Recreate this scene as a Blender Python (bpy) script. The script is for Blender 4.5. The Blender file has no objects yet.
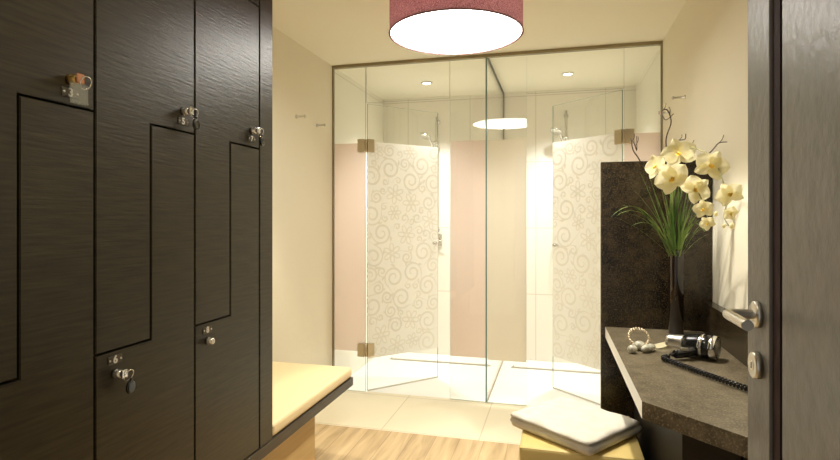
import bpy, bmesh, math, random
from mathutils import Vector, Matrix
C = bpy.context.scene.collection
PI = math.pi
TH = math.radians(14.5); CT = math.cos(TH); ST = math.sin(TH)
EYE = 1.3; F = 536.0
def at(px, py, d):
    cx = (px-420)/F*d
    return Vector((cx*CT - d*ST, cx*ST + d*CT, EYE + (217-py)/F*d))

# ------------------------------------------------------------------ materials
def mat(name, rgb, rough=.5, metal=0, spec=.5, noise=None, bump=None, emit=None, rgb2=None, coat=0):
    """noise=(scale_xyz, detail, lo, hi) mixes rgb and rgb2 ; bump=(scale_xyz, strength, dist)"""
    m = bpy.data.materials.new(name); m.use_nodes = True
    N = m.node_tree.nodes; L = m.node_tree.links
    b = N['Principled BSDF']
    b.inputs['Base Color'].default_value = (*rgb, 1)
    b.inputs['Roughness'].default_value = rough
    b.inputs['Metallic'].default_value = metal
    b.inputs['Specular IOR Level'].default_value = spec
    b.inputs['Coat Weight'].default_value = coat
    if emit:
        b.inputs['Emission Color'].default_value = (*emit[0], 1)
        b.inputs['Emission Strength'].default_value = emit[1]
    tc = N.new('ShaderNodeTexCoord')
    def ntex(sc, det):
        mp = N.new('ShaderNodeMapping'); mp.inputs['Scale'].default_value = sc
        L.new(tc.outputs['Object'], mp.inputs['Vector'])
        t = N.new('ShaderNodeTexNoise'); t.inputs['Scale'].default_value = 1; t.inputs['Detail'].default_value = det
        L.new(mp.outputs['Vector'], t.inputs['Vector'])
        return t
    if noise:
        t = ntex(noise[0], noise[1])
        r = N.new('ShaderNodeValToRGB')
        r.color_ramp.elements[0].position = noise[2]; r.color_ramp.elements[1].position = noise[3]
        r.color_ramp.elements[0].color = (*rgb, 1); r.color_ramp.elements[1].color = (*(rgb2 or rgb), 1)
        L.new(t.outputs['Fac'], r.inputs['Fac']); L.new(r.outputs['Color'], b.inputs['Base Color'])
    if bump:
        t = ntex(bump[0], 4)
        bp = N.new('ShaderNodeBump'); bp.inputs['Strength'].default_value = bump[1]; bp.inputs['Distance'].default_value = bump[2]
        L.new(t.outputs['Fac'], bp.inputs['Height']); L.new(bp.outputs['Normal'], b.inputs['Normal'])
    return m

M = {}
M['wall'] = mat('cream_wall_paint', (.80, .745, .59), .55, spec=.35, bump=((30, 30, 30), .08, .01))
M['ceil'] = mat('ceiling_paint', (.86, .82, .68), .8, spec=.2)
M['wood'] = mat('dark_wenge', (.014, .010, .004), .36, noise=((8, 8, 120), 6, .3, .72), rgb2=(.040, .031, .014), bump=((15, 15, 170), .30, .003))
M['woodD'] = mat('dark_door_veneer', (.125, .115, .098), .38, noise=((25, 25, 18), 5, .3, .75), rgb2=(.175, .162, .142), bump=((55, 55, 40), .6, .003))
M['seam'] = mat('dark_gap', (.006, .004, .003), .8, spec=.1)
M['groove'] = mat('plum_groove', (.030, .014, .014), .7, spec=.15)
M['slab'] = mat('bench_slab', (.030, .022, .014), .4, noise=((6, 6, 90), 4, .3, .7), rgb2=(.05, .038, .024))
M['base'] = mat('bench_base_laminate', (.50, .33, .13), .5, noise=((3, 3, 40), 4, .3, .7), rgb2=(.58, .40, .18))
M['leather'] = mat('cream_leather', (.74, .58, .33), .42, bump=((160, 160, 160), .12, .003))
M['pouf'] = mat('yellow_leather', (.72, .55, .20), .45, bump=((150, 150, 150), .15, .003))
M['towel'] = mat('terry_towel', (.72, .66, .54), .95, spec=.05, noise=((25, 25, 60), 3, .35, .7), rgb2=(.78, .73, .62), bump=((260, 260, 260), .5, .004))
M['chrome'] = mat('chrome', (.75, .74, .72), .12, 1)
M['steel'] = mat('brushed_steel', (.62, .59, .52), .32, 1)
M['nickel'] = mat('satin_nickel', (.60, .52, .38), .35, 1)
M['brass'] = mat('brass', (.75, .50, .18), .25, 1)
M['copper'] = mat('red_key_tag', (.50, .22, .10), .4)
M['header'] = mat('bronze_rail', (.34, .28, .17), .4, .5)
M['black'] = mat('black_plastic', (.008, .008, .008), .16)
M['blackm'] = mat('black_rubber', (.012, .011, .010), .45)
M['white'] = mat('white_plastic', (.8, .78, .72), .4)
M['num'] = mat('pale_number', (.75, .72, .62), .5, emit=None)
M['plate'] = mat('number_plate', (.10, .085, .06), .35, .5)
M['vase'] = mat('dark_vase_glaze', (.014, .007, .004), .08, coat=.6)
M['pebble'] = mat('pale_pebble', (.34, .32, .24), .3, noise=((60, 60, 60), 3, .4, .6), rgb2=(.58, .56, .45))
M['petal'] = mat('orchid_petal', (.64, .54, .24), .5, noise=((32, 32, 32), 4, .35, .62), rgb2=(.78, .73, .50))
M['lip'] = mat('orchid_lip', (.80, .58, .08), .5)
M['stem'] = mat('orchid_stem', (.20, .19, .06), .5)
M['grass'] = mat('grass_blade', (.06, .14, .02), .4, noise=((20, 20, 8), 2, .35, .65), rgb2=(.24, .34, .09))
M['twig'] = mat('brown_twig', (.055, .032, .018), .7)
M['lit_floor'] = mat('overlit_shower_tile', (.92, .91, .87), .25)  # beige tile coloured white, its overexposure under the shower lamps painted in
M['joint'] = mat('grey_joint', (.40, .35, .27), .7)
M['sealp'] = mat('pale_seal', (.6, .58, .5), .5)
M['slotd'] = mat('drain_slot', (.42, .40, .36), .4, .5)

def granite(name, c1, c2, c3, rough):
    m = mat(name, c1, rough)
    N = m.node_tree.nodes; L = m.node_tree.links; b = N['Principled BSDF']
    tc = N.new('ShaderNodeTexCoord')
    a = N.new('ShaderNodeTexNoise'); a.inputs['Scale'].default_value = 22; a.inputs['Detail'].default_value = 8; a.inputs['Roughness'].default_value = .75
    g = N.new('ShaderNodeTexNoise'); g.inputs['Scale'].default_value = 170; g.inputs['Detail'].default_value = 3
    L.new(tc.outputs['Object'], a.inputs['Vector']); L.new(tc.outputs['Object'], g.inputs['Vector'])
    r = N.new('ShaderNodeValToRGB'); r.color_ramp.elements[0].position = .40; r.color_ramp.elements[1].position = .62
    r.color_ramp.elements[0].color = (*c1, 1); r.color_ramp.elements[1].color = (*c2, 1)
    L.new(a.outputs['Fac'], r.inputs['Fac'])
    r2 = N.new('ShaderNodeValToRGB'); r2.color_ramp.elements[0].position = .52; r2.color_ramp.elements[1].position = .70
    L.new(g.outputs['Fac'], r2.inputs['Fac'])
    mx = N.new('ShaderNodeMix'); mx.data_type = 'RGBA'; mx.inputs['B'].default_value = (*c3, 1)
    L.new(r2.outputs['Color'], mx.inputs['Factor']); L.new(r.outputs['Color'], mx.inputs['A'])
    L.new(mx.outputs['Result'], b.inputs['Base Color'])
    return m
M['granite'] = granite('lit_granite_top', (.065, .050, .028), (.15, .120, .074), (.28, .23, .15), .38)  # same granite as the panel, coloured lighter for the light on the top
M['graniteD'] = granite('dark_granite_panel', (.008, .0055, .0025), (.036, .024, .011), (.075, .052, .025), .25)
M['lit_edge'] = mat('lit_laminate_edge', (.80, .77, .68), .35)  # laminate edge coloured paler to carry the glow on the counter's left face
M['cab'] = mat('dark_cabinet', (.010, .007, .004), .6, spec=.25, noise=((6, 6, 60), 4, .35, .7), rgb2=(.016, .012, .008))

def brickmat(name, c1, c2, mortar, w, h, rough, msize=.006, along='xy', grain=None, off=0.5, origin=(0, 0, 0)):
    m = mat(name, c1, rough)
    N = m.node_tree.nodes; L = m.node_tree.links; b = N['Principled BSDF']
    tc = N.new('ShaderNodeTexCoord'); mp = N.new('ShaderNodeMapping')
    mp.inputs['Location'].default_value = origin
    if along == 'yx': mp.inputs['Rotation'].default_value = (0, 0, PI/2)
    if along == 'xz': mp.inputs['Rotation'].default_value = (-PI/2, 0, 0)
    if along == 'yz':
        mp.inputs['Rotation'].default_value = (0, -PI/2, 0)
    L.new(tc.outputs['Object'], mp.inputs['Vector'])
    br = N.new('ShaderNodeTexBrick')
    br.inputs['Color1'].default_value = (*c1, 1); br.inputs['Color2'].default_value = (*c2, 1); br.inputs['Mortar'].default_value = (*mortar, 1)
    br.inputs['Scale'].default_value = 1; br.inputs['Mortar Size'].default_value = msize; br.inputs['Mortar Smooth'].default_value = .3
    br.inputs['Brick Width'].default_value = w; br.inputs['Row Height'].default_value = h; br.offset = off
    L.new(mp.outputs['Vector'], br.inputs['Vector'])
    if grain:
        mp2 = N.new('ShaderNodeMapping'); mp2.inputs['Scale'].default_value = grain
        L.new(tc.outputs['Object'], mp2.inputs['Vector'])
        t = N.new('ShaderNodeTexNoise'); t.inputs['Scale'].default_value = 1; t.inputs['Detail'].default_value = 6; t.inputs['Distortion'].default_value = .6
        L.new(mp2.outputs['Vector'], t.inputs['Vector'])
        r = N.new('ShaderNodeValToRGB'); r.color_ramp.elements[0].position = .3; r.color_ramp.elements[1].position = .7
        r.color_ramp.elements[0].color = (.66, .62, .55, 1); r.color_ramp.elements[1].color = (1.1, 1.1, 1.1, 1)
        L.new(t.outputs['Fac'], r.inputs['Fac'])
        mx = N.new('ShaderNodeMix'); mx.data_type = 'RGBA'; mx.blend_type = 'MULTIPLY'; mx.inputs['Factor'].default_value = 1
        L.new(br.outputs['Color'], mx.inputs['A']); L.new(r.outputs['Color'], mx.inputs['B'])
        L.new(mx.outputs['Result'], b.inputs['Base Color'])
    else:
        L.new(br.outputs['Color'], b.inputs['Base Color'])
    return m
M['oak'] = brickmat('oak_planks', (.62, .46, .26), (.55, .40, .215), (.40, .28, .15), 1.3, .14, .42, .0025, 'yx', (22, 2.2, 10))
M['tile'] = brickmat('beige_floor_tiles', (.76, .68, .50), (.74, .66, .49), (.55, .48, .34), .6, .6, .32, .004, 'xy', None, 0, (.45, -3.12, 0))
M['walltile'] = brickmat('cream_wall_tiles', (.84, .81, .71), (.83, .80, .70), (.66, .62, .52), .6, .6, .28, .004, 'xz', None, 0, (.2, 0, -.03))

def glassmat():
    m = bpy.data.materials.new('clear_glass'); m.use_nodes = True
    N = m.node_tree.nodes; L = m.node_tree.links; N.clear()
    o = N.new('ShaderNodeOutputMaterial'); t = N.new('ShaderNodeBsdfTransparent'); g = N.new('ShaderNodeBsdfGlossy')
    t.inputs['Color'].default_value = (.985, .992, .985, 1); g.inputs['Roughness'].default_value = .01
    g.inputs['Color'].default_value = (1, 1, 1, 1)
    fr = N.new('ShaderNodeFresnel'); ge = N.new('ShaderNodeNewGeometry'); mr = N.new('ShaderNodeMapRange')
    mr.inputs['To Min'].default_value = 1.45; mr.inputs['To Max'].default_value = 1/1.45
    L.new(ge.outputs['Backfacing'], mr.inputs['Value']); L.new(mr.outputs['Result'], fr.inputs['IOR'])
    mx = N.new('ShaderNodeMixShader')
    L.new(fr.outputs[0], mx.inputs[0]); L.new(t.outputs[0], mx.inputs[1]); L.new(g.outputs[0], mx.inputs[2])
    L.new(mx.outputs[0], o.inputs['Surface'])
    return m
M['glass'] = glassmat()
M['gedge'] = mat('green_glass_edge', (.16, .27, .22), .2)
M['gedgeD'] = mat('dark_glass_seal', (.055, .060, .045), .35)

def film(name, rgb, clear, noise=None, rgb2=None):
    m = bpy.data.materials.new(name); m.use_nodes = True
    N = m.node_tree.nodes; L = m.node_tree.links; N.clear()
    o = N.new('ShaderNodeOutputMaterial')
    t = N.new('ShaderNodeBsdfTransparent'); d = N.new('ShaderNodeBsdfDiffuse'); tl = N.new('ShaderNodeBsdfTranslucent')
    for s in (d, tl): s.inputs['Color'].default_value = (*rgb, 1)
    a = N.new('ShaderNodeMixShader'); a.inputs[0].default_value = .5
    L.new(d.outputs[0], a.inputs[1]); L.new(tl.outputs[0], a.inputs[2])
    b = N.new('ShaderNodeMixShader'); b.inputs[0].default_value = clear
    L.new(a.outputs[0], b.inputs[1]); L.new(t.outputs[0], b.inputs[2]); L.new(b.outputs[0], o.inputs['Surface'])
    return m
M['film'] = film('frosted_white_film', (.93, .915, .865), .18)
M['scroll'] = film('grey_scroll_print', (.855, .828, .762), .17)
M['pink'] = film('frosted_rose_film', (.90, .775, .70), .25)
M['beigefilm'] = film('frosted_sand_film', (.88, .81, .70), .25)
M['petal'] = film('orchid_petal_tissue', (.90, .84, .56), .0)
M['diffuser'] = mat('lamp_diffuser', (.9, .9, .85), .5, emit=((1, .965, .89), 14))
M['spotglow'] = mat('downlight_glow', (.9, .9, .9), .5, emit=((1, .95, .85), 22))

def shademat():
    m = bpy.data.materials.new('plum_shade_fabric'); m.use_nodes = True
    N = m.node_tree.nodes; L = m.node_tree.links; N.clear()
    o = N.new('ShaderNodeOutputMaterial'); d = N.new('ShaderNodeBsdfDiffuse'); t = N.new('ShaderNodeBsdfTranslucent')
    tc = N.new('ShaderNodeTexCoord'); n = N.new('ShaderNodeTexNoise'); n.inputs['Scale'].default_value = 260; n.inputs['Detail'].default_value = 2
    L.new(tc.outputs['Object'], n.inputs['Vector'])
    r = N.new('ShaderNodeValToRGB'); r.color_ramp.elements[0].position = .35; r.color_ramp.elements[1].position = .7
    r.color_ramp.elements[0].color = (.17, .080, .088, 1); r.color_ramp.elements[1].color = (.50, .34, .34, 1)
    L.new(n.outputs['Fac'], r.inputs['Fac'])
    L.new(r.outputs['Color'], d.inputs['Color']); L.new(r.outputs['Color'], t.inputs['Color'])
    mx = N.new('ShaderNodeMixShader'); mx.inputs[0].default_value = .4
    L.new(d.outputs[0], mx.inputs[1]); L.new(t.outputs[0], mx.inputs[2]); L.new(mx.outputs[0], o.inputs['Surface'])
    return m
M['shade'] = shademat()

# ------------------------------------------------------------------ mesh helpers
def box(bm, x0, x1, y0, y1, z0, z1, mi=0, bev=0, seg=2, rot=None):
    c = Vector(((x0+x1)/2, (y0+y1)/2, (z0+z1)/2))
    g = bmesh.ops.create_cube(bm, size=1, matrix=Matrix.Translation(c) @ Matrix.Diagonal((abs(x1-x0), abs(y1-y0), abs(z1-z0), 1)))
    vs = g['verts']; fs = list({f for v in vs for f in v.link_faces})
    if bev:
        es = list({e for v in vs for e in v.link_edges})
        r = bmesh.ops.bevel(bm, geom=es, offset=bev, segments=seg, profile=.5, affect='EDGES')
        fs = [f for f in bm.faces if f in set(r['faces']) or f in fs]
        fs = [f for f in fs if f.is_valid]
    for f in fs: f.material_index = mi
    return fs
def prism(bm, pts, z0, z1, mi=0, mi_side=None, mi_sides=None):
    a = [bm.verts.new((x, y, z0)) for x, y in pts]; b = [bm.verts.new((x, y, z1)) for x, y in pts]
    n = len(pts)
    f = bm.faces.new(list(reversed(a))); f.material_index = mi
    f = bm.faces.new(b); f.material_index = mi
    for i in range(n):
        f = bm.faces.new((a[i], a[(i+1) % n], b[(i+1) % n], b[i]))
        f.material_index = (mi_sides or {}).get(i, mi)
def tube(bm, pts, rad, n=10, mi=0, caps=True, closed=False):
    pts = [Vector(p) for p in pts]
    if not hasattr(rad, '__len__'): rad = [rad]*len(pts)
    rings = []; up = None
    for i, p in enumerate(pts):
        if closed: t = pts[(i+1) % len(pts)]-pts[i-1]
        else: t = pts[min(i+1, len(pts)-1)]-pts[max(i-1, 0)]
        t.normalize()
        if up is None: up = Vector((0, 0, 1)) if abs(t.z) < .9 else Vector((1, 0, 0))
        s = t.cross(up)
        if s.length < 1e-6: s = t.orthogonal()
        s.normalize(); up = s.cross(t).normalized()
        rings.append([bm.verts.new(p+(s*math.cos(2*PI*k/n)+up*math.sin(2*PI*k/n))*rad[i]) for k in range(n)])
    m = len(rings)
    for i in range(m if closed else m-1):
        a = rings[i]; b = rings[(i+1) % m]
        for k in range(n):
            f = bm.faces.new((a[k], a[(k+1) % n], b[(k+1) % n], b[k])); f.material_index = mi; f.smooth = True
    if caps and not closed:
        f = bm.faces.new(list(reversed(rings[0]))); f.material_index = mi
        f = bm.faces.new(rings[-1]); f.material_index = mi
def lathe(bm, prof, loc=(0, 0, 0), axis=(0, 0, 1), n=24, mi=0, cap0=True, cap1=True, smooth=True):
    """prof: list of (r, h) along axis"""
    q = Vector((0, 0, 1)).rotation_difference(Vector(axis).normalized()); loc = Vector(loc)
    rings = [[bm.verts.new(loc+q @ Vector((r*math.cos(2*PI*k/n), r*math.sin(2*PI*k/n), h))) for k in range(n)] for r, h in prof]
    for a, b in zip(rings, rings[1:]):
        for k in range(n):
            f = bm.faces.new((a[k], a[(k+1) % n], b[(k+1) % n], b[k])); f.material_index = mi; f.smooth = smooth
    if cap0: f = bm.faces.new(list(reversed(rings[0]))); f.material_index = mi
    if cap1: f = bm.faces.new(rings[-1]); f.material_index = mi
def ball(bm, c, r, mi=0, sc=(1, 1, 1), u=12, v=8, rot=None):
    mtx = Matrix.Translation(Vector(c))
    if rot: mtx = mtx @ rot
    g = bmesh.ops.create_uvsphere(bm, u_segments=u, v_segments=v, radius=r, matrix=mtx @ Matrix.Diagonal((*sc, 1)))
    for f in {f for vv in g['verts'] for f in vv.link_faces}: f.material_index = mi; f.smooth = True
def smooth_path(ps, k=6):
    ps = [Vector(p) for p in ps]; out = []
    for i in range(len(ps)-1):
        p0 = ps[max(i-1, 0)]; p1 = ps[i]; p2 = ps[i+1]; p3 = ps[min(i+2, len(ps)-1)]
        for j in range(k):
            t = j/k
            out.append(.5*((2*p1)+(p2-p0)*t+(2*p0-5*p1+4*p2-p3)*t*t+(3*p1-p0-3*p2+p3)*t**3))
    out.append(ps[-1]); return out
def new(): return bmesh.new()
def obj(name, bm, mats, parent=None, loc=None, normals=True):
    """mesh coordinates are world coordinates; they are shifted so the origin sits at loc / the parent's origin"""
    me = bpy.data.meshes.new(name)
    if normals: bmesh.ops.recalc_face_normals(bm, faces=bm.faces[:])
    o = bpy.data.objects.new(name, me); C.objects.link(o)
    base = Vector(loc) if loc else Vector((0, 0, 0))
    org = Vector(parent['_w']) if parent is not None else Vector((0, 0, 0))
    if parent is None or loc: org2 = base
    else: org2 = org
    bmesh.ops.translate(bm, vec=-org2, verts=bm.verts[:])
    bm.to_mesh(me); bm.free()
    for m in (mats if isinstance(mats, (list, tuple)) else [mats]): me.materials.append(M[m])
    if parent is not None:
        o.parent = parent; o.location = org2-org
    else: o.location = base
    o['_w'] = list(org2)
    return o
def thing(name, label, cat, loc=(0, 0, 0), group=None):
    o = bpy.data.objects.new(name, None); C.objects.link(o); o.location = loc
    o.empty_display_size = .05
    o['label'] = label; o['category'] = cat; o['_w'] = list(loc)
    if group: o['group'] = group
    return o
def tag(o, label, cat, group=None):
    o['label'] = label; o['category'] = cat
    if group: o['group'] = group
    return o
def struct(o, label=None, cat=None):
    o['kind'] = 'structure'
    if label: o['label'] = label
    if cat: o['category'] = cat
    return o
def number(txt, parent, pos, size, mname='num'):
    """raised digit on a face whose normal is +X, read from the room"""
    cu = bpy.data.curves.new('n', 'FONT'); cu.body = txt; cu.size = size; cu.extrude = .0006; cu.align_x = 'CENTER'; cu.align_y = 'CENTER'
    cu.offset = .0008
    t = bpy.data.objects.new('n', cu); C.objects.link(t)
    dg = bpy.context.evaluated_depsgraph_get(); me = bpy.data.meshes.new_from_object(t.evaluated_get(dg))
    bpy.data.objects.remove(t); bpy.data.curves.remove(cu)
    me.transform(Matrix(((0, 0, 1, 0), (1, 0, 0, 0), (0, 1, 0, 0), (0, 0, 0, 1))))
    me.materials.clear(); me.materials.append(M[mname])
    o = bpy.data.objects.new('door_number', me); C.objects.link(o)
    o.parent = parent; o.location = Vector(pos)-Vector(parent['_w'])
    return o

# ------------------------------------------------------------------ room shell
XL, XR, YB, YF, H = -1.65, .65, 4.96, .34, 2.437
YG = 3.75      # glass front
def sbox(name, x0, x1, y0, y1, z0, z1, m, label, cat):
    bm = new(); box(bm, x0, x1, y0, y1, z0, z1)
    return struct(obj(name, bm, m), label, cat)
sbox('floor', XL-.1, XR+.1, -.6, 3.105, -.06, 0, 'oak', 'light oak plank floor of the changing area', 'floor')
bm = new(); box(bm, XL-.1, XR+.1, 3.105, YG+.02, -.06, 0)
struct(obj('floor', bm, 'tile'), 'beige tiled strip of floor in front of the glass screens', 'floor')
bm = new(); box(bm, XL-.1, XR+.1, YG+.02, YB+.1, -.06, 0)
struct(obj('floor', bm, 'lit_floor'), 'shower floor tile behind the glass, coloured white for the strong light on it', 'floor')
sbox('ceiling', XL-.1, XR+.1, -.6, YB+.1, H, H+.06, 'ceil', 'plain cream ceiling', 'ceiling')
sbox('wall_left', XL-.1, XL, YF-.12, YG+.02, 0, H, 'wall', 'cream painted wall above the bench', 'wall')
sbox('wall_right', XR, XR+.1, YF-.12, YG+.02, 0, H, 'wall', 'cream painted wall beside the vanity', 'wall')
bm = new(); box(bm, XL-.1, XL, YG+.02, YB+.1, 0, H)
struct(obj('wall_left', bm, 'walltile'), 'cream tiled side wall of the left shower', 'wall')
bm = new(); box(bm, XR, XR+.1, YG+.02, YB+.1, 0, H)
struct(obj('wall_right', bm, 'walltile'), 'cream tiled side wall of the right shower', 'wall')
sbox('wall_back', XL, XR, YB, YB+.1, 0, H, 'walltile', 'cream tiled wall at the back of the showers', 'wall')
# wall with the entrance opening
bm = new()
box(bm, XL-.1, -.56, YF-.12, YF, 0, H); box(bm, .43, XR+.1, YF-.12, YF, 0, H); box(bm, -.56, .43, YF-.12, YF, 2.12, H)
struct(obj('wall_front', bm, 'wall'), 'wall around the entrance opening', 'wall')
# header rail and wall profiles of the glass front
bm = new(); box(bm, XL, XR, YG-.018, YG+.018, H-.022, H, bev=.002)
struct(obj('trim_1', bm, 'header'), 'bronze rail along the ceiling over the glass', 'trim')
bm = new(); box(bm, XL, XL+.010, YG-.012, YG+.012, 0, H-.022)
struct(obj('trim_2', bm, 'header'), 'bronze wall profile at the left end of the glass', 'trim')
bm = new(); box(bm, XR-.010, XR, YG-.012, YG+.012, 0, H-.022)
struct(obj('trim_3', bm, 'header'), 'bronze wall profile at the right end of the glass', 'trim')

# ------------------------------------------------------------------ shower glass
HR = H-.022
XH1, XE1 = -1.384, -.749       # left opening
XP = -.49                      # partition
XE2, XH2 = -.213, .416         # right opening
HD = 2.14
def pane_box(bm, x0, x1, z0, z1, edges=(1, 1), y=YG, t=.004):
    fs = box(bm, x0, x1, y-t, y+t, z0, z1)
    for f in fs:
        n = f.normal
        c = f.calc_center_median()
        if abs(c.y-y) < t*.5: f.material_index = 1
    return fs
def film_box(bm, x0, x1, z0, z1, mi=0, y=YG+.006):
    box(bm, x0, x1, y-.0006, y+.0006, z0, z1, mi)
def fixed(x0, x1, z0f, z1f, fm, label):
    t = thing('glass_screen', label, 'glass screen', ((x0+x1)/2, YG, 0), 'fixed glass screens of the showers')
    bm = new(); pane_box(bm, x0, x1, .004, HR); obj('glass_pane', bm, ['glass', 'gedge'], t)
    bm = new(); film_box(bm, x0+.002, x1-.002, z0f, z1f); obj('frosted_band', bm, fm, t)
    bm = new()
    return t
g1 = fixed(XL+.010, XH1-.003, .30, 1.85, 'pink', 'narrow fixed glass screen with a rose frosted band beside the left wall')
g2 = fixed(XE1, XP-.006, .31, 1.84, 'pink', 'fixed glass screen with a rose frosted band left of the dividing pane')
g3 = fixed(XP+.006, XE2, .30, 1.84, 'beigefilm', 'fixed glass screen with a sand frosted band right of the dividing pane')
g4 = fixed(XH2+.003, XR-.010, .30, 1.85, 'pink', 'narrow fixed glass screen with a rose frosted band beside the right wall')
# transoms above the doors
for x0, x1, lb in ((XH1, XE1, 'clear glass transom pane above the left shower door'), (XH2, XE2, 'clear glass transom pane above the right shower door')):
    a, b = min(x0, x1), max(x0, x1)
    bm = new(); pane_box(bm, a+.002, b-.002, HD+.006, HR)
    tag(obj('glass_transom', bm, ['glass', 'gedgeD'], None, ((a+b)/2, YG, HD)), lb, 'glass pane', 'glass transoms')
# dividing pane
t = thing('glass_partition', 'clear glass pane dividing the two showers, running back from the front', 'glass partition', (XP, 4.3, 0))
bm = new(); fs = box(bm, XP-.004, XP+.004, YG+.004, YB-.001, .002, H-.001)
for f in fs:
    if abs(f.calc_center_median().x-XP) < .002: f.material_index = 1
obj('glass_pane', bm, ['glass', 'gedgeD'], t)
bm = new(); box(bm, XP-.0045, XP+.0045, YG-.0045, YG+.0045, .004, HR); obj('corner_seal', bm, 'gedge', t)
bm = new(); box(bm, XP-.008, XP+.008, YG+.03, YB-.002, H-.022, H-.001); box(bm, XP-.006, XP+.006, YB-.014, YB-.001, .02, H-.02)
obj('edge_channel', bm, 'gedgeD', t)
bm = new(); box(bm, XP-.007, XP+.007, YG+.02, YB-.02, .001, .012); obj('floor_channel', bm, 'joint', t)

# scroll pattern generator in door plane (u along the door, z up)
def scroll(bm, W, z0, z1, seed, place):
    rnd = random.Random(seed)
    cs = []
    for R0 in (.085, .065, .05, .036, .026):
        for _ in range(900):
            u = rnd.uniform(R0*.5, W-R0*.5); z = rnd.uniform(z0+R0*.7, z1-R0*.7)
            if all((u-a)**2+(z-b)**2 > ((R0+r)*.93)**2 for a, b, r in cs): cs.append((u, z, R0))
    def ribbon(pts, wid):
        prev = None
        for i, (u, z) in enumerate(pts):
            a = pts[max(i-1, 0)]; b = pts[min(i+1, len(pts)-1)]
            dx, dz = b[0]-a[0], b[1]-a[1]; l = math.hypot(dx, dz) or 1
            w = wid(i/(len(pts)-1)); nx, nz = -dz/l*w, dx/l*w
            cl = lambda q: (min(max(q[0], .004), W-.004), min(max(q[1], z0), z1))
            p, q = cl((u+nx, z+nz)), cl((u-nx, z-nz))
            cur = (bm.verts.new(place(*p)), bm.verts.new(place(*q)))
            if prev:
                f = bm.faces.new((prev[0], prev[1], cur[1], cur[0])); f.material_index = 1
            prev = cur
    for k, (u, z, R0) in enumerate(cs):
        a0 = rnd.uniform(0, 2*PI); s = rnd.choice((-1, 1))
        if R0 > .06 and k % 3 == 0:      # flower
            for j in range(6):
                an = a0+j*PI/3
                pts = []
                for i in range(13):
                    th = i/12*PI*2
                    rr = .55*R0; ex = R0*.34*math.cos(th)+rr; ey = R0*.2*math.sin(th)
                    pts.append((u+ex*math.cos(an)-ey*math.sin(an), z+ex*math.sin(an)+ey*math.cos(an)))
                ribbon(pts, lambda q: .0040)
            ribbon([(u+.012*math.cos(th/8*2*PI), z+.012*math.sin(th/8*2*PI)) for th in range(9)], lambda q: .003)
            continue
        turns = 1.7 if R0 > .04 else 1.2
        pts = []; n = 44
        for i in range(n):
            q = i/(n-1); an = a0+s*q*turns*2*PI; r = R0*(.12+.86*q**.8)
            pts.append((u+r*math.cos(an), z+r*math.sin(an)))
        # tail flicks outward
        an = a0+s*turns*2*PI
        for i in range(1, 12):
            q = i/11; aa = an+s*q*.9; r = R0*(.98+.9*q*q)
            pts.append((u+r*math.cos(aa), z+r*math.sin(aa)))
        ribbon(pts, lambda q, R=R0: .0015+.0062*math.sin(PI*min(1, q*1.05+.05))*(.6+R*6))
        # leaf on the curl
        for la in (1.1, 2.6):
            aa = a0+s*(turns*2*PI-la); bx, bz = u+R0*.9*math.cos(aa), z+R0*.9*math.sin(aa)
            dr = aa+s*.7; lp = [(bx+R0*.55*q/6*math.cos(dr+q*.08*s), bz+R0*.55*q/6*math.sin(dr+q*.08*s)) for q in range(7)]
            ribbon(lp, lambda q, R=R0: .0005+R*.10*math.sin(PI*q))

def shower_door(name, hx, W, ang, sgn, seed, label):
    """hinged at x=hx, swung inward by ang; sgn +1: door runs toward +x"""
    t = thing(name, label, 'shower door', (hx, YG, 0), 'frosted scroll patterned shower doors')
    du = Vector((sgn*math.cos(ang), math.sin(ang), 0)); nv = Vector((du.y, -du.x, 0))
    if nv.y > 0: nv = -nv          # toward the room
    o0 = Vector((hx, YG, 0))
    def P(u, z, off=0): return o0+du*u+nv*off+Vector((0, 0, z))
    def slab(bm, u0, u1, z0, z1, o0_, o1_, edge=None):
        vs = [bm.verts.new(P(u, z, o)) for o in (o0_, o1_) for u, z in ((u0, z0), (u1, z0), (u1, z1), (u0, z1))]
        for i, q in enumerate(((0, 1, 2, 3), (4, 5, 6, 7), (0, 1, 5, 4), (1, 2, 6, 5), (2, 3, 7, 6), (3, 0, 4, 7))):
            f = bm.faces.new([vs[j] for j in q])
            if edge is not None and i > 1: f.material_index = edge
    bm = new(); slab(bm, .012, W, .014, HD, -.004, .004, 1); obj('glass_pane', bm, ['glass', 'gedge'], t)
    bm = new()
    slab(bm, .014, W-.003, .248, 1.86, .0052, .0062)
    scroll(bm, W-.004, .255, 1.85, seed, lambda u, z: P(u, z, .0072))
    obj('patterned_film', bm, ['film', 'scroll'], t, normals=False)
    for hz in (.312, 1.83):
        bm = new()
        slab(bm, .008, .062, hz-.048, hz+.048, .0075, .016)
        slab(bm, .008, .062, hz-.048, hz+.048, -.016, -.0045)
        xx = sorted((hx-sgn*.006, hx-sgn*.062))
        box(bm, xx[0], xx[1], YG-.016, YG-.0045, hz-.048, hz+.048, bev=.0015, seg=1)
        box(bm, xx[0], xx[1], YG+.0075, YG+.016, hz-.048, hz+.048, bev=.0015, seg=1)
        tube(bm, [(hx, YG, hz-.046), (hx, YG, hz+.046)], .0085, 12)
        hg = obj('hinge', bm, 'nickel', t)
    bm = new(); kz = 1.09
    lathe(bm, [(.011, 0), (.011, .004), (.006, .007), (.006, .016), (.014, .022), (.016, .032), (.012, .04)], P(W-.045, kz, .004), nv, 16)
    lathe(bm, [(.011, 0), (.011, .004), (.006, .007), (.006, .016), (.014, .022), (.016, .032), (.012, .04)], P(W-.045, kz, -.004), -nv, 16)
    obj('knob', bm, 'chrome', t)
    bm = new(); slab(bm, .014, W-.002, .006, .016, -.005, .005); obj('bottom_seal', bm, 'sealp', t)
    return t
shower_door('shower_door', XH1, .645, math.radians(47), 1, 5, 'frosted glass door with scroll pattern, ajar on the left shower')
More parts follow.
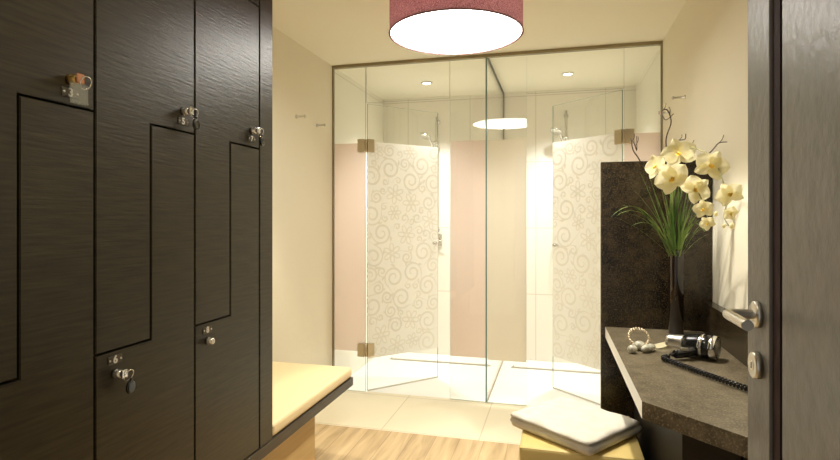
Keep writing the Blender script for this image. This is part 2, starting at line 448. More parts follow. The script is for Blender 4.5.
shower_door('shower_door', XH2, .625, math.radians(43), -1, 11, 'frosted glass door with scroll pattern, ajar on the right shower')

# linear drains
for x0, x1, lb in ((-1.50, -.56, 'thin linear floor drain in the left shower'), (-.40, .52, 'thin linear floor drain in the right shower')):
    t = thing('floor_drain', lb, 'drain', ((x0+x1)/2, 4.69, 0), 'linear floor drains')
    bm = new(); box(bm, x0, x1, 4.672, 4.708, .0005, .004, bev=.001, seg=1); obj('drain_cover', bm, 'steel', t)
    bm = new(); box(bm, x0+.005, x1-.005, 4.670, 4.6725, .0005, .0045); obj('drain_slot', bm, 'slotd', t)
    bm = new(); lathe(bm, [(.006, 0), (.006, .01), (.003, .012)], (x0+.02, 4.69, .004)); obj('lift_knob', bm, 'chrome', t)

# shower rails with hand showers
def rail(x, label):
    t = thing('shower_rail', label, 'shower rail', (x, YB, 1.0), 'hand showers on rails')
    y = YB-.055
    bm = new(); tube(bm, [(x, y, 1.15), (x, y, 2.24)], .012, 14); obj('rail', bm, 'chrome', t)
    for z in (1.18, 2.20):
        bm = new(); lathe(bm, [(.022, 0), (.022, .006), (.009, .010), (.009, .05)], (x, YB-.0005, z), (0, -1, 0), 16); obj('wall_bracket', bm, 'chrome', t)
    bm = new(); ball(bm, (x, y, 1.99), .022, 0, (1, 1, 1.2)); tube(bm, [(x, y, 1.99), (x-.03, y-.045, 2.0)], .011, 10)
    obj('slider', bm, 'chrome', t)
    bm = new()
    tube(bm, smooth_path([(x-.03, y-.03, 1.86), (x-.035, y-.05, 1.97), (x-.06, y-.09, 2.04)]), .011, 10)
    lathe(bm, [(.012, .03), (.03, .015), (.052, .006), (.052, -.008), (.046, -.012)], (x-.085, y-.11, 2.045), (.25, .35, .9), 20)
    obj('hand_shower', bm, 'chrome', t)
    bm = new()
    tube(bm, smooth_path([(x-.03, y-.03, 1.86), (x-.04, y-.05, 1.6), (x-.11, y-.06, 1.15), (x-.07, y-.05, .8), (x-.03, y-.03, .95), (x-.015, YB-.03, 1.08)], 8), .006, 8)
    obj('hose', bm, 'steel', t)
    bm = new(); box(bm, x-.04, x+.04, YB-.012, YB-.0005, 1.02, 1.14, bev=.004); lathe(bm, [(.02, .01), (.02, .05), (.016, .055)], (x, YB, 1.08), (0, -1, 0), 16); tube(bm, [(x, YB-.045, 1.08), (x+.055, YB-.055, 1.08)], .006, 8)
    obj('mixer', bm, 'chrome', t)
rail(-1.105, 'chrome hand shower on its rail in the left shower')
rail(.064, 'chrome hand shower on its rail in the right shower')

# ------------------------------------------------------------------ lights as fixtures
def downlight(x, y, label, group, power, size=math.radians(110), blend=.6, col=(1, .93, .78), aim=(0, 0, -1), soft=.03):
    t = thing('ceiling_downlight', label, 'downlight', (x, y, H), group)
    bm = new(); lathe(bm, [(.032, -.001), (.047, -.001), (.047, -.006), (.040, -.012), (.034, -.010), (.032, -.003)], (x, y, H), n=28, cap0=False, cap1=False)
    obj('trim_ring', bm, 'white', t)
    bm = new(); lathe(bm, [(.033, -.0015), (.033, -.004)], (x, y, H), n=24); obj('bulb', bm, 'spotglow', t)
    ld = bpy.data.lights.new('spot', 'SPOT'); ld.energy = power; ld.spot_size = size; ld.spot_blend = blend; ld.color = col; ld.shadow_soft_size = soft
    lo = bpy.data.objects.new('spot_lamp', ld); C.objects.link(lo); lo.location = (x, y, H-.03)
    lo.rotation_euler = Vector(aim).to_track_quat('-Z', 'Y').to_euler()
    return t
downlight(-1.08, 4.40, 'small round ceiling downlight inside the left shower', 'shower downlights', 92, math.radians(112), .8, (1, .98, .95), soft=.035)
downlight(.07, 4.40, 'small round ceiling downlight inside the right shower', 'shower downlights', 92, math.radians(112), .8, (1, .98, .95), soft=.035)
downlight(-.02, 2.20, 'small ceiling downlight above the vanity', 'room downlights', 108, math.radians(73), .2, (1, .95, .84), soft=.035)
downlight(-1.22, 2.42, 'small ceiling downlight above the bench', 'room downlights', 60, math.radians(60), .35, (1, .93, .78), soft=.035)
downlight(-.45, .95, 'unseen ceiling downlight added near the entrance as soft fill', 'room downlights', 20, math.radians(130), .8, (1, .93, .80), soft=.05)  # added out of view as general fill for the room

LX, LY, LZ, LR = -.47, 2.49, 2.158, .312
t = thing('drum_lamp', 'large plum fabric drum ceiling lamp with a glowing white diffuser', 'lamp', (LX, LY, H))
bm = new(); lathe(bm, [(LR, LZ), (LR, LZ+.235), (LR-.004, LZ+.235), (LR-.004, LZ)], (LX, LY, 0), n=72, cap0=False, cap1=False)
f0 = [bm.verts[i] for i in ()] if False else None
obj('lamp_shade', bm, 'shade', t)
bm = new(); lathe(bm, [(LR-.006, LZ+.006), (LR-.006, LZ+.010)], (LX, LY, 0), n=72); obj('diffuser', bm, 'diffuser', t)
bm = new(); lathe(bm, [(LR-.006, LZ+.222), (LR-.006, LZ+.225)], (LX, LY, 0), n=72); obj('light_stop_disc', bm, 'white', t)  # unseen disc added to keep the bulb's light off the ceiling
bm = new(); tube(bm, [(LX+(LR+.0005)*math.cos(a/60*2*PI), LY+(LR+.0005)*math.sin(a/60*2*PI), LZ+.003) for a in range(60)], .0035, 8, closed=True); obj('bottom_hem', bm, 'shade', t)
bm = new(); lathe(bm, [(.06, H-.0005), (.06, H-.03), (.012, H-.034), (.012, LZ+.16)], (LX, LY, 0), n=24)
for a in range(3):
    tube(bm, [(LX, LY, LZ+.19), (LX+(LR-.005)*math.cos(a*2.094), LY+(LR-.005)*math.sin(a*2.094), LZ+.19)], .003, 6)
obj('ceiling_mount', bm, 'white', t)
ld = bpy.data.lights.new('bulb', 'POINT'); ld.energy = 11; ld.color = (1, .92, .8); ld.shadow_soft_size = .06
lo = bpy.data.objects.new('lamp_bulb', ld); C.objects.link(lo); lo.location = (LX, LY, LZ+.10)

# ------------------------------------------------------------------ lockers
AX = -1.06; ZB, ZL, ZU, ZT = .452, .9715, 1.549, 2.068
gap = .0028
def lshape(bm, pts, x0, x1):
    """prism in the y/z plane, extruded along x, small bevel on front"""
    a = [bm.verts.new((x0, y, z)) for y, z in pts]; b = [bm.verts.new((x1, y, z)) for y, z in pts]
    n = len(pts); bm.faces.new(list(reversed(a))); f = bm.faces.new(b)
    for i in range(n): bm.faces.new((a[i], a[(i+1) % n], b[(i+1) % n], b[i]))
    bmesh.ops.recalc_face_normals(bm, faces=bm.faces[:])
    bmesh.ops.bevel(bm, geom=[e for e in f.edges], offset=.0018, segments=2, affect='EDGES')
def lock(door, y, z, num, upper, keys, brass=False):
    """cylinder lock with number plate"""
    x = AX
    bm = new()
    lathe(bm, [(.0125, 0), (.0125, .010), (.010, .014), (.010, .022), (.007, .0235)], (x, y, z), (1, 0, 0), 20)
    box(bm, x+.0236, x+.0242, y-.0012, y+.0012, z-.005, z+.005)
    cy = obj('lock_cylinder', bm, 'brass' if brass else 'chrome', door)
    pz = z-.029 if upper else z+.034
    bm = new(); box(bm, x, x+.0025, y-.022, y+.022, pz-.010, pz+.010, bev=.002, seg=2)
    for s in (-1, 1): lathe(bm, [(.0028, .0025), (.0028, .0040), (.0012, .0046)], (x, y+s*.017, pz), (1, 0, 0), 8, mi=1)
    pl = obj('number_plate', bm, ['plate', 'steel'], door)
    number(num, pl, (x+.0028, y, pz), .026)
    if keys:
        bm = new()
        lathe(bm, [(.0035, .022), (.0035, .030)], (x, y, z), (1, 0, 0), 8)
        box(bm, x+.028, x+.031, y-.010, y+.010, z-.010, z+.012, bev=.003, seg=2)
        ky = obj('key', bm, 'copper' if keys == 'clear' else 'chrome', door)
        bm = new(); cx, cyy, cz = x+.031, y+.012, z-.006
        tube(bm, [(cx+.005*math.sin(a/20*2*PI), cyy+.014*math.cos(a/20*2*PI), cz+.014*math.sin(a/20*2*PI)) for a in range(20)], .0014, 6, closed=True)
        obj('key_ring', bm, 'chrome', ky)
        bm = new()
        if keys == 'black':
            lathe(bm, [(.012, -.004), (.0165, -.003), (.0165, .003), (.012, .004)], (x+.033, y+.017, z-.036), (1, .15, 0), 22)
            tube(bm, [(x+.033, y+.017, z-.014), (x+.033, y+.017, z-.022)], .003, 6)
            obj('fob', bm, 'black', ky)
        else:
            box(bm, x+.031, x+.035, y-.030, y+.016, z-.058, z-.012, bev=.003)
            obj('fob', bm, 'glassy', ky)
mg = mat('clear_acrylic', (.55, .55, .45), .08); mg.node_tree.nodes['Principled BSDF'].inputs['Alpha'].default_value = .22; M['glassy'] = mg

cols = [(.664, 1.033, '3', '4', 'clear', None), (1.033, 1.392, '5', '6', 'black', 'black'), (1.392, 1.752, '7', '8', 'black', None)]
lbls = ['dark wood locker nearest the camera, numbered 3, with clear key fob', 'middle dark wood locker, numbered 6 on its lower door with hanging keys',
        'dark wood locker numbered 8, next to the bench end panel']
for (y0, y1, nu, nl, ku, kl), lb in zip(cols, lbls):
    ym = (y0+y1)/2
    t = thing('locker', lb, 'locker', (AX, ym, ZB), 'dark lockers with interlocking doors')
    bm = new()
    fs = box(bm, XL+.004, AX-.021, y0+.0004, y1-.0004, ZB, H-.004)
    obj('carcass', bm, 'seam', t)
    bm = new(); box(bm, AX-.020, AX, y0+gap, y1-gap, ZT+gap, H-.006, bev=.0015, seg=1); obj('top_filler', bm, 'wood', t)
    bm = new(); lshape(bm, [(y0+gap, ZL+gap), (ym-gap, ZL+gap), (ym-gap, ZU+gap), (y1-gap, ZU+gap), (y1-gap, ZT-gap), (y0+gap, ZT-gap)], AX-.020, AX)
    up = obj('upper_door', bm, 'wood', t)
    bm = new(); lshape(bm, [(y0+gap, ZB+gap), (y1-gap, ZB+gap), (y1-gap, ZU-gap), (ym+gap, ZU-gap), (ym+gap, ZL-gap), (y0+gap, ZL-gap)], AX-.020, AX)
    lw = obj('lower_door', bm, 'wood', t)
    lock(up, y1-(.067 if y0 < .9 else .054), ZU+.058, nu, True, ku, brass=(ku == 'clear'))
    if y0 > .9 or True: lock(lw, y0+.058, ZL-.057, nl, False, kl, brass=False)
bm = new(); box(bm, XL+.004, AX+.002, 1.7535, 1.842, ZB, H-.004, bev=.002)
tag(obj('locker_end_panel', bm, 'wood', None, (AX, 1.8, ZB)), 'dark wood end panel closing the row of lockers above the bench', 'panel')

# bench
t = thing('bench', 'long bench with a dark slab carrying the lockers and a cream cushion', 'bench', (-1.2, 1.7, 0))
bm = new(); box(bm, XL+.002, AX+.004, .6, 2.668, .408, .4505, bev=.002); obj('slab', bm, 'slab', t)
bm = new(); box(bm, XL+.002, -1.13, .6, 2.36, .001, .408, bev=.002); obj('base', bm, 'base', t)
t = thing('bench_cushion', 'cream leather cushion lying on the dark bench slab beside the lockers', 'cushion', (-1.35, 2.2, .45))
bm = new(); box(bm, XL+.004, AX+.001, 1.846, 2.664, .451, .506, bev=.017, seg=4)
for f in bm.faces: f.smooth = True
obj('cushion_cover', bm, 'leather', t)
bm = new()
zz = .4915; x0, x1, y0, y1 = XL+.006, AX-.002, 1.85, 2.661
tube(bm, [(x1, y0, zz), (x1, y1-.01, zz), (x1-.01, y1, zz), (x0, y1, zz)], .002, 6); obj('piping', bm, 'leather', t)

# ------------------------------------------------------------------ wall hooks
for sx, y, z, lb in ((XL, 3.17, 1.952, 'small steel peg on the left wall, nearer the lockers'), (XL, 3.475, 1.945, 'small steel peg on the left wall, nearer the glass'),
                     (XR, 3.10, 1.934, 'small steel peg on the right wall, farther from the glass'), (XR, 3.50, 1.93, 'small steel peg on the right wall, right beside the glass')):
    s = 1 if sx < 0 else -1
    t = thing('wall_hook', lb, 'hook', (sx, y, z), 'steel wall pegs')
    bm = new(); lathe(bm, [(.013, 0), (.013, .005), (.006, .007), (.0055, .055), (.0055, .056)], (sx+s*.0005, y, z), (s, 0, 0), 14); obj('peg', bm, 'steel', t)
    bm = new(); lathe(bm, [(.0055, .055), (.010, .057), (.010, .064), (.007, .066)], (sx, y, z), (s, 0, 0), 14); obj('peg_cap', bm, 'steel', t)

# ------------------------------------------------------------------ vanity
t = thing('vanity', 'brown granite vanity with cut corner in front of a tall dark panel', 'vanity', (.42, 2.1, 0))
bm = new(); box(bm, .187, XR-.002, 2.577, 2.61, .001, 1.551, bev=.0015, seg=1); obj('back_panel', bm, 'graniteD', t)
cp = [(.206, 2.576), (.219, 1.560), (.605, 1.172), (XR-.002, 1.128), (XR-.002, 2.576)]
bm = new(); prism(bm, cp, .752, .800, 0, mi_sides={0: 1}); obj('countertop', bm, ['granite', 'lit_edge'], t)
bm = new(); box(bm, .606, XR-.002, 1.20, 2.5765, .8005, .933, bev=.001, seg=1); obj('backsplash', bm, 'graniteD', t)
bm = new(); prism(bm, [(.33, 2.575), (.34, 1.66), (.60, 1.40), (XR-.003, 1.36), (XR-.003, 2.575)], .002, .751); cb = obj('cabinet', bm, 'cab', t)
bm = new(); 
d = Vector((1, -1, 0)).normalized(); n = Vector((-1, -1, 0)).normalized()
for a, b in ((.012, .17), (.176, .35)):
    p = Vector((.34, 1.66, 0))+d*a+n*.001; q = Vector((.34, 1.66, 0))+d*b+n*.001
    prism(bm, [(p.x, p.y), (q.x, q.y), (q.x+n.x*.012, q.y+n.y*.012), (p.x+n.x*.012, p.y+n.y*.012)], .03, .735)
obj('cabinet_door', bm, 'cab', cb)

# stool and towel
t = thing('stool', 'cube stool in cream-yellow leather under the folded towel', 'stool', (.077, 2.22, 0))
bm = new(); box(bm, -.141, .294, 2.005, 2.44, .006, .452, bev=.012, seg=3)
for f in bm.faces: f.smooth = True
obj('stool_body', bm, 'pouf', t)
bm = new(); zz = .4475
tube(bm, [(-.137, 2.009, zz), (.290, 2.009, zz), (.290, 2.436, zz), (-.137, 2.436, zz)], .0028, 6, closed=True); obj('piping', bm, 'pouf', t)

def towel():
    t = thing('towel', 'folded off-white terry towel lying askew on the stool', 'towel', (.06, 2.22, .453))
    ang = math.radians(-37.2)
    ux = Vector((math.cos(ang), math.sin(ang), 0)); uy = Vector((-math.sin(ang), math.cos(ang), 0)); c = Vector((.062, 2.222, 0))
    rnd = random.Random(3)
    def layer(bm, hw, hh, z0, z1, dx, dy, droop):
        nx, ny = 26, 24; r = (z1-z0)/2
        def pos(i, j, top):
            u = -1+2*i/nx; v = -1+2*j/ny
            # rounded pillow profile at rim
            e = max(abs(u), abs(v)); k = max(0, (e-.86)/.14); dz = (1-math.sqrt(max(0, 1-k*k)))*r
            x = u*hw; y = v*hh
            wv = .0022*math.sin(9*u+3*v+dx*50)+.002*math.sin(7*v-4*u+z0*90)
            z = (z1-dz+wv) if top else (z0+dz)
            cr = min(1, (abs(u)**5*abs(v)**5))*.05
            x *= 1-cr*abs(v)**4; y *= 1-cr*abs(u)**4
            z -= droop*max(0, -(v+.72))*.2*0
            return c+ux*(x+dx)+uy*(y+dy)+Vector((0, 0, z))
        g = {}
        for top in (0, 1):
            for i in range(nx+1):
                for j in range(ny+1):
                    rim = i in (0, nx) or j in (0, ny)
                    if rim and top and (0, i, j) in g: g[(1, i, j)] = g[(0, i, j)]; continue
                    g[(top, i, j)] = bm.verts.new(pos(i, j, top))
        for top in (0, 1):
            for i in range(nx):
                for j in range(ny):
                    q = [g[(top, i, j)], g[(top, i+1, j)], g[(top, i+1, j+1)], g[(top, i, j+1)]]
                    f = bm.faces.new(q if top else q[::-1]); f.smooth = True
    bm = new(); layer(bm, .197, .184, .4535, .500, 0, 0, 0); obj('main_fold', bm, 'towel', t)
    bm = new(); layer(bm, .193, .178, .488, .5085, -.002, -.005, 0); obj('top_fold', bm, 'towel', t)
towel()

# vase
VX, VY = .485, 2.485
bm = new(); lathe(bm, [(.026, .8005), (.030, .803), (.030, 1.16), (.0285, 1.163), (.027, 1.16), (.027, .83), (.01, .826)], (VX, VY, 0), n=36)
tag(obj('vase', bm, 'vase', None, (VX, VY, .8005)), 'tall slim dark brown glossy vase on the vanity', 'vase')

# hair dryer
t = thing('hair_dryer', 'black hair dryer with chrome rear ring lying on the granite top', 'hair dryer', (.46, 2.1, .8))
ax = Vector((-.141, .082, .004)).normalized(); gc = Vector((.528, 2.062, .8440))
bm = new(); lathe(bm, [(.030, -.004), (.040, .004), (.0415, .03), (.040, .055), (.033, .085), (.027, .105)], gc, ax, 32); obj('barrel', bm, 'black', t)
bm = new(); lathe(bm, [(.036, -.008), (.0415, -.006), (.0425, .006), (.0425, .012), (.0405, .014)], gc, ax, 32, cap0=False, cap1=False); lathe(bm, [(.0413, .036), (.0425, .038), (.0425, .046), (.041, .048)], gc, ax, 32, cap0=False, cap1=False); obj('chrome_ring', bm, 'chrome', t)
bm = new()
for r in (.008, .015, .022, .029, .035):
    q = Vector((0, 0, 1)).rotation_difference(ax)
    tube(bm, [gc+q @ Vector((r*math.cos(a/24*2*PI), r*math.sin(a/24*2*PI), -.006)) for a in range(24)], .0012, 5, closed=True)
for a in range(4):
    dd = q @ Vector((math.cos(a*PI/4), math.sin(a*PI/4), 0)); tube(bm, [gc-ax*.006-dd*.036, gc-ax*.006+dd*.036], .0012, 5)
obj('rear_grille', bm, 'steel', t)
bm = new(); lathe(bm, [(.028, .100), (.026, .112), (.0215, .150), (.0215, .162), (.019, .162), (.019, .14)], gc, ax, 28, cap1=True); obj('nozzle', bm, 'steel', t)
h0 = gc+ax*.045; h1 = Vector((.392, 2.030, .822)); 
bm = new(); tube(bm, smooth_path([h0, h0.lerp(h1, .35)+Vector((0, 0, -.008)), h0.lerp(h1, .7)+Vector((0, 0, -.006)), h1]), [.017]*6+[.0165]*6+[.0155]*6+[.013], 14); hd = obj('handle', bm, 'black', t)
bm = new(); m_ = h0.lerp(h1, .62)+Vector((-.004, -.012, .008)); box(bm, m_.x-.012, m_.x+.012, m_.y-.005, m_.y+.006, m_.z-.004, m_.z+.006, bev=.002); obj('switch', bm, 'steel', hd)
# spiral cord (part of the dryer)
path = smooth_path([h1, (.368, 2.035, .812), (.352, 2.012, .8112), (.362, 1.980, .8112), (.400, 1.915, .8112), (.441, 1.842, .8112), (.485, 1.768, .8112), (.530, 1.692, .8112), (.560, 1.60, .8112)], 30)
bm = new(); L_ = 0; hel = []; prev = path[0]
for i, p in enumerate(path):
    L_ += (p-prev).length; prev = p
# dense resample
import itertools
cum = [0]
for a, b in zip(path, path[1:]): cum.append(cum[-1]+(b-a).length)
tot = cum[-1]; N_ = 1500; j = 0
for i in range(N_):
    s = tot*i/(N_-1)
    while j < len(cum)-2 and cum[j+1] < s: j += 1
    f = (s-cum[j])/max(1e-9, cum[j+1]-cum[j]); p = path[j].lerp(path[j+1], min(1, f)); tn = (path[j+1]-path[j]).normalized()
    sd = tn.cross(Vector((0, 0, 1))).normalized(); u2 = sd.cross(tn); a = s/.0125*2*PI
    k = min(1, s/.02)
    hel.append(p+(sd*math.cos(a)+u2*math.sin(a))*.0062*k)
tube(bm, hel, .0031, 7); obj('spiral_cord', bm, 'black', t)

# bracelet, pebbles, petal
bm = new(); bc = Vector((.300, 2.21, .8005))
for ring in (0, 1):
    for i in range(22):
        a = i/22*2*PI; ball(bm, bc+Vector((.036*math.cos(a), .030*math.sin(a)+ring*.012, .034+ring*.003+.026*math.sin(a))), .0048, 0, u=8, v=6)
tag(obj('bracelet', bm, 'nickel', None, tuple(bc)), 'silver beaded bracelet standing behind the pale pebbles', 'bracelet')
for x, y, rr, sc, lb in ((.293, 2.150, .021, (1, .9, .85), 'round pale pebble, farther of two, in front of the bracelet'), (.262, 2.098, .018, (1, .9, .85), 'round pale pebble, nearer of two, beside the long stone')):
    p = Vector((x, y, .8003+rr*sc[2]))
    bm = new(); ball(bm, p, rr, 0, sc, 16, 10)
    tag(obj('pebble', bm, 'pebble', None, tuple(p)), lb, 'pebble', 'pale pebbles')
p = Vector((.322, 2.135, .8150))
bm = new(); ball(bm, p, .0148, 0, (2.9, 1.0, .95), 18, 10, Matrix.Rotation(math.radians(50), 4, 'Z'))
tag(obj('long_stone', bm, 'pebble', None, tuple(p)), 'long grey-white stone lying beside the round pebbles', 'stone')
p = Vector((.385, 2.215, .806))
bm = new()
def petal_mesh(bm, mtx, L, W, curl, cup, mi=0, tip=.0):
    n, m = 8, 6; g = []
    for i in range(n+1):
        t = i/n; w = W*.5*(math.sin(PI*min(1, t**.72*1.0))**.62 if 0 < t < 1 else 0)+.0008
        row = []
        for j in range(m+1):
            s = -1+2*j/m
            row.append(bm.verts.new(mtx @ Vector((s*w, t*L, curl*t*t*L+cup*s*s*w+.002*math.sin(5*s+7*t)*t))))
        g.append(row)
    for i in range(n):
        for j in range(m):
            f = bm.faces.new((g[i][j], g[i][j+1], g[i+1][j+1], g[i+1][j])); f.material_index = mi; f.smooth = True
petal_mesh(bm, Matrix.Translation(p-Vector((.030, .03, .002))) @ Matrix.Rotation(math.radians(-42), 4, 'Z'), .085, .045, .12, .25)
tag(obj('fallen_petal', bm, 'petal', None, tuple(p)), 'white fallen petal lying between the long stone and dryer', 'petal')

# ------------------------------------------------------------------ orchid arrangement
VT = Vector((VX, VY, 1.15))
def flower(parent, c, face, size, seed, roll=0):
    rnd = random.Random(seed)
    z = Vector(face).normalized(); x = Vector((0, 0, 1)).cross(z).normalized(); y = z.cross(x)
    R = Matrix((x, y, z)).transposed().to_4x4(); B = Matrix.Translation(c) @ R @ Matrix.Rotation(roll, 4, 'Z')
    bm = new(); s = size/2
    for a in (0, 130, 230):       # sepals
        petal_mesh(bm, B @ Matrix.Rotation(math.radians(a+rnd.uniform(-6, 6)), 4, 'Z') @ Matrix.Rotation(.12, 4, 'X'), s, s*.72, .10, .15)
    for a in (72, -72):           # broad petals
        petal_mesh(bm, B @ Matrix.Translation((0, 0, .003)) @ Matrix.Rotation(math.radians(a+rnd.uniform(-6, 6)), 4, 'Z') @ Matrix.Rotation(.18, 4, 'X'), s*1.02, s*1.12, -.10, .12)
    fl = obj('flower', bm, 'petal', parent, tuple(c), normals=False)
    bm = new()
    petal_mesh(bm, B @ Matrix.Translation((0, 0, .004)) @ Matrix.Rotation(PI, 4, 'Z') @ Matrix.Rotation(.8, 4, 'X'), s*.40, s*.34, .5, .8)
    for q in (1, -1): petal_mesh(bm, B @ Matrix.Translation((0, 0, .004)) @ Matrix.Rotation(PI+q*1.2, 4, 'Z') @ Matrix.Rotation(1.0, 4, 'X'), s*.26, s*.18, .3, .8)
    ball(bm, B @ Vector((0, .002, .010)), s*.085)
    obj('lip', bm, 'lip', fl, tuple(c), normals=False)
cam = Vector((0, 0, 1.3))
def spray(label, path, flowers, buds, seed):
    t = thing('orchid_spray', label, 'orchid', tuple(VT), 'orchid sprays in the vase')
    pts = smooth_path([VT+Vector((0, 0, -.2))]+[VT]+[at(*q) for q in path], 6)
    n = len(pts); bm = new(); tube(bm, pts, [.0032-.0018*i/n for i in range(n)], 7)
    for i, (px, py, d, sz, fx, fz, roll) in enumerate(flowers):
        c = at(px, py, d); near = min(pts, key=lambda p: (p-c).length)
        tube(bm, [near, near.lerp(c, .5)+Vector((0, 0, .006)), c+Vector((0, .004, 0))], .0014, 5)
    for px, py, d, r in buds:
        c = at(px, py, d); near = min(pts, key=lambda p: (p-c).length); tube(bm, [near, c], .0013, 5)
    obj('stem', bm, 'stem', t)
    for i, (px, py, d, sz, fx, fz, roll) in enumerate(flowers):
        c = at(px, py, d); fc = (cam-c).normalized()+Vector((fx, 0, fz))
        flower(t, c, fc, sz, seed+i, roll)
    for px, py, d, r in buds:
        bm = new(); ball(bm, at(px, py, d), r, 0, (1, 1, 1.3)); obj('bud', bm, 'petal', t)
spray('upper orchid spray of cream blossoms arching to the right and down',
      [(672, 190, 2.25), (676, 150, 2.16), (694, 148, 2.05), (712, 158, 1.95), (722, 178, 1.88), (727, 200, 1.84), (724, 216, 1.82), (729, 226, 1.80)],
      [(679, 154, 2.10, .130, -.1, .1, .2), (711, 166, 1.92, .118, .1, .0, -.4), (729, 194, 1.82, .092, .2, -.1, .5), (731, 213, 1.80, .052, .0, -.3, 1.0)],
      [(732, 226, 1.79, .009), (724, 226, 1.80, .006)], 20)
spray('lower orchid spray of cream blossoms drooping in front of the leaves',
      [(664, 200, 2.25), (660, 170, 2.15), (672, 168, 2.08), (690, 180, 1.98), (702, 200, 1.92), (708, 220, 1.90)],
      [(657, 167, 2.12, .105, -1.0, .1, .3), (673, 178, 2.02, .135, -.2, -.3, .5), (695, 189, 1.94, .108, .1, -.2, -.9), (704, 209, 1.88, .072, -.3, -.2, .2), (708, 223, 1.86, .056, -.3, -.4, .6)],
      [(716, 214, 1.88, .007)], 40)
tw = [('curly brown twig rising highest above the blossoms', [(668, 205, 2.28), (669, 165, 2.24), (665, 140, 2.22), (671, 122, 2.2), (668, 110, 2.2), (661, 112, 2.2), (665, 120, 2.18), (674, 114, 2.2)]),
      ('brown twig leaning left over the dark panel', [(660, 215, 2.26), (648, 180, 2.22), (639, 160, 2.2), (633, 150, 2.2), (632, 138, 2.2), (634, 146, 2.19), (636, 150, 2.2), (637, 136, 2.2)]),
      ('short hooked twig above the topmost blossom', [(673, 205, 2.26), (684, 168, 2.2), (692, 156, 2.15), (687, 148, 2.15), (679, 141, 2.15), (686, 139, 2.14), (685, 134, 2.14)]),
      ('brown twig reaching right over the blossoms', [(678, 210, 2.22), (694, 175, 2.1), (704, 160, 2.02), (713, 149, 1.98), (719, 143, 1.96), (728, 142, 1.94)])]
for i, (lb, p) in enumerate(tw):
    rnd = random.Random(i+9)
    pts = smooth_path([VT+Vector((0, 0, -.2)), VT+Vector((rnd.uniform(-.01, .01), rnd.uniform(-.01, .01), 0))]+[at(*q)+Vector((rnd.uniform(-.004, .004), rnd.uniform(-.004, .004), 0)) for q in p], 7)
    bm = new(); n = len(pts); tube(bm, pts, [.0036-.002*k/n for k in range(n)], 7)
    for k in (int(n*.62), int(n*.78)):
        dv = Vector((rnd.uniform(-.03, .03), rnd.uniform(-.02, .02), rnd.uniform(.02, .04))); tube(bm, smooth_path([pts[k], pts[k]+dv*.5+Vector((.005, 0, 0)), pts[k]+dv], 4), .0013, 5)
    tag(obj('twig', bm, 'twig', None, tuple(VT)), lb, 'twig', 'curly twigs in the vase')
# long leaves
bm = new(); rnd = random.Random(7)
def blade(tip, w=.005, rise=.12):
    tip = Vector(tip); b = VT+Vector((rnd.uniform(-.018, .018), rnd.uniform(-.018, .018), -.04))
    mid = b.lerp(tip, .5)+Vector((0, 0, rise)); n = 12; prev = None
    dirx = (tip-b).cross(Vector((0, 0, 1))); dirx = dirx.normalized() if dirx.length > 1e-4 else Vector((1, 0, 0))
    dirx = (dirx+Vector((rnd.uniform(-.5, .5), rnd.uniform(-.5, .5), 0))).normalized()
    for i in range(n+1):
        t = i/n; p = b*(1-t)**2+mid*2*t*(1-t)+tip*t*t; ww = w*(1-t**2.2)*.5+.0003
        c = (bm.verts.new(p-dirx*ww), bm.verts.new(p+Vector((0, 0, -ww*.4))), bm.verts.new(p+dirx*ww))
        if prev:
            for q in (0, 1):
                f = bm.faces.new((prev[q], prev[q+1], c[q+1], c[q])); f.smooth = True
        prev = c
for q, r in (((611, 217, 2.15), .24), ((616, 216, 2.2), .19), ((621, 206, 2.2), .15), ((712, 222, 1.95), .14), ((705, 232, 2.0), .17), ((634, 190, 2.2), .05), ((640, 172, 2.25), .04), ((646, 166, 2.3), .03), ((650, 180, 2.1), .03), ((632, 226, 2.1), .14), ((628, 214, 2.12), .10), ((701, 214, 2.1), .09), ((696, 226, 2.0), .1), ((690, 178, 2.2), .03)):
    blade(at(*q), .0085, r)
for i in range(78):
    a = rnd.uniform(0, 2*PI); r = abs(rnd.gauss(0, .10))+.01; h = rnd.uniform(.16, .36)-r*.6
    x = VX+r*math.cos(a)*.95-.005; y = VY-.03+r*math.sin(a)*.75
    blade((min(x, .62), min(y, 2.565), 1.16+max(.08, h)), rnd.uniform(.004, .007), rnd.uniform(.02, .09))
tag(obj('grass_tuft', bm, 'grass', None, tuple(VT), normals=False), 'tuft of long arching green grass leaves in the dark vase', 'grass')

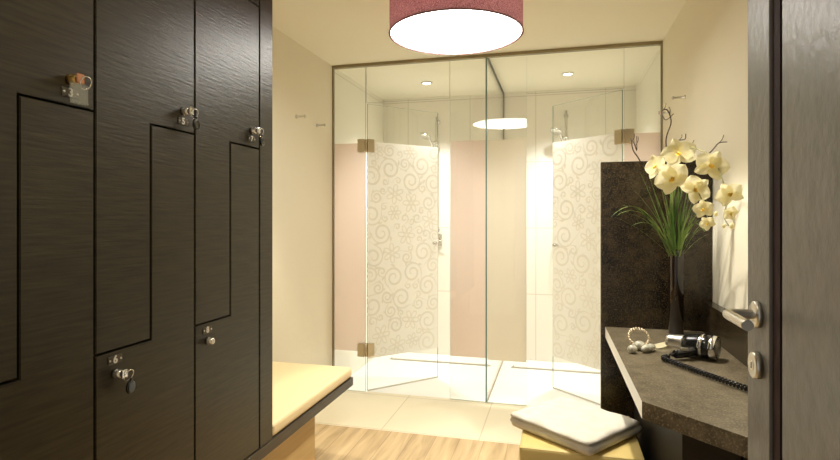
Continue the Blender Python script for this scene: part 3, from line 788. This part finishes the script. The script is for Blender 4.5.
# ------------------------------------------------------------------ entrance door (open, seen edge-on at right)
DX0, DX1 = .385, .425; DY0, DY1 = .345, 1.265
bm = new(); box(bm, DX0+.009, DX1, DY0, DY1, .008, 2.09)
dr = struct(obj('door_1', bm, 'seam', None, (DX1, DY0, 0)), 'open dark entrance door at the right with steel handle', 'door')
bm = new(); box(bm, DX0, DX0+.0088, 1.145, DY1, .008, 2.09, bev=.002); obj('stile', bm, 'woodD', dr)
bm = new(); box(bm, DX0+.0055, DX0+.0089, 1.110, 1.1445, .008, 2.09); obj('groove_strip', bm, 'groove', dr)
bm = new(); box(bm, DX0-.001, DX0+.0088, DY0, 1.083, .008, 2.09, bev=.002); obj('door_face', bm, 'woodD', dr)
hy, hz = 1.200, 1.106
bm = new(); lathe(bm, [(.0265, 0), (.0265, .008), (.024, .010), (.012, .0105)], (DX0-.0003, hy, hz), (-1, 0, 0), 36); hr = obj('handle_rose', bm, 'steel', dr)
bm = new(); tube(bm, smooth_path([(DX0-.008, hy, hz), (DX0-.042, hy, hz), (DX0-.054, hy-.003, hz), (DX0-.058, hy-.014, hz), (DX0-.058, hy-.05, hz), (DX0-.058, hy-.128, hz)], 6), .0098, 18); obj('lever', bm, 'steel', dr)
ez = 1.005
bm = new(); lathe(bm, [(.0265, 0), (.0265, .010), (.024, .012)], (DX0-.0003, hy, ez), (-1, 0, 0), 36); es = obj('lock_escutcheon', bm, 'steel', dr)
bm = new(); lathe(bm, [(.010, .012), (.010, .0135)], (DX0, hy, ez), (-1, 0, 0), 20); box(bm, DX0-.0142, DX0-.0134, hy-.0012, hy+.0012, ez-.006, ez+.006, 1); obj('thumb_turn', bm, ['chrome', 'black'], es)

# ------------------------------------------------------------------ world, camera
w = bpy.data.worlds.new('World'); bpy.context.scene.world = w; w.use_nodes = True
w.node_tree.nodes['Background'].inputs['Color'].default_value = (.96, .94, .90, 1)
w.node_tree.nodes['Background'].inputs['Strength'].default_value = .42
for o in C.objects:
    if '_w' in o: del o['_w']
cd = bpy.data.cameras.new('camera'); co = bpy.data.objects.new('camera', cd); C.objects.link(co)
co.location = (0, 0, EYE); co.rotation_euler = (PI/2, 0, TH)
cd.sensor_width = 36; cd.lens = 36*F/840; cd.shift_y = -13/840; cd.clip_start = .02
S = bpy.context.scene; S.camera = co
S.view_settings.view_transform = 'Standard'; S.view_settings.look = 'None'; S.view_settings.exposure = .28
try:
    S.cycles.transparent_max_bounces = 24; S.cycles.max_bounces = 12; S.cycles.diffuse_bounces = 6
except Exception: pass
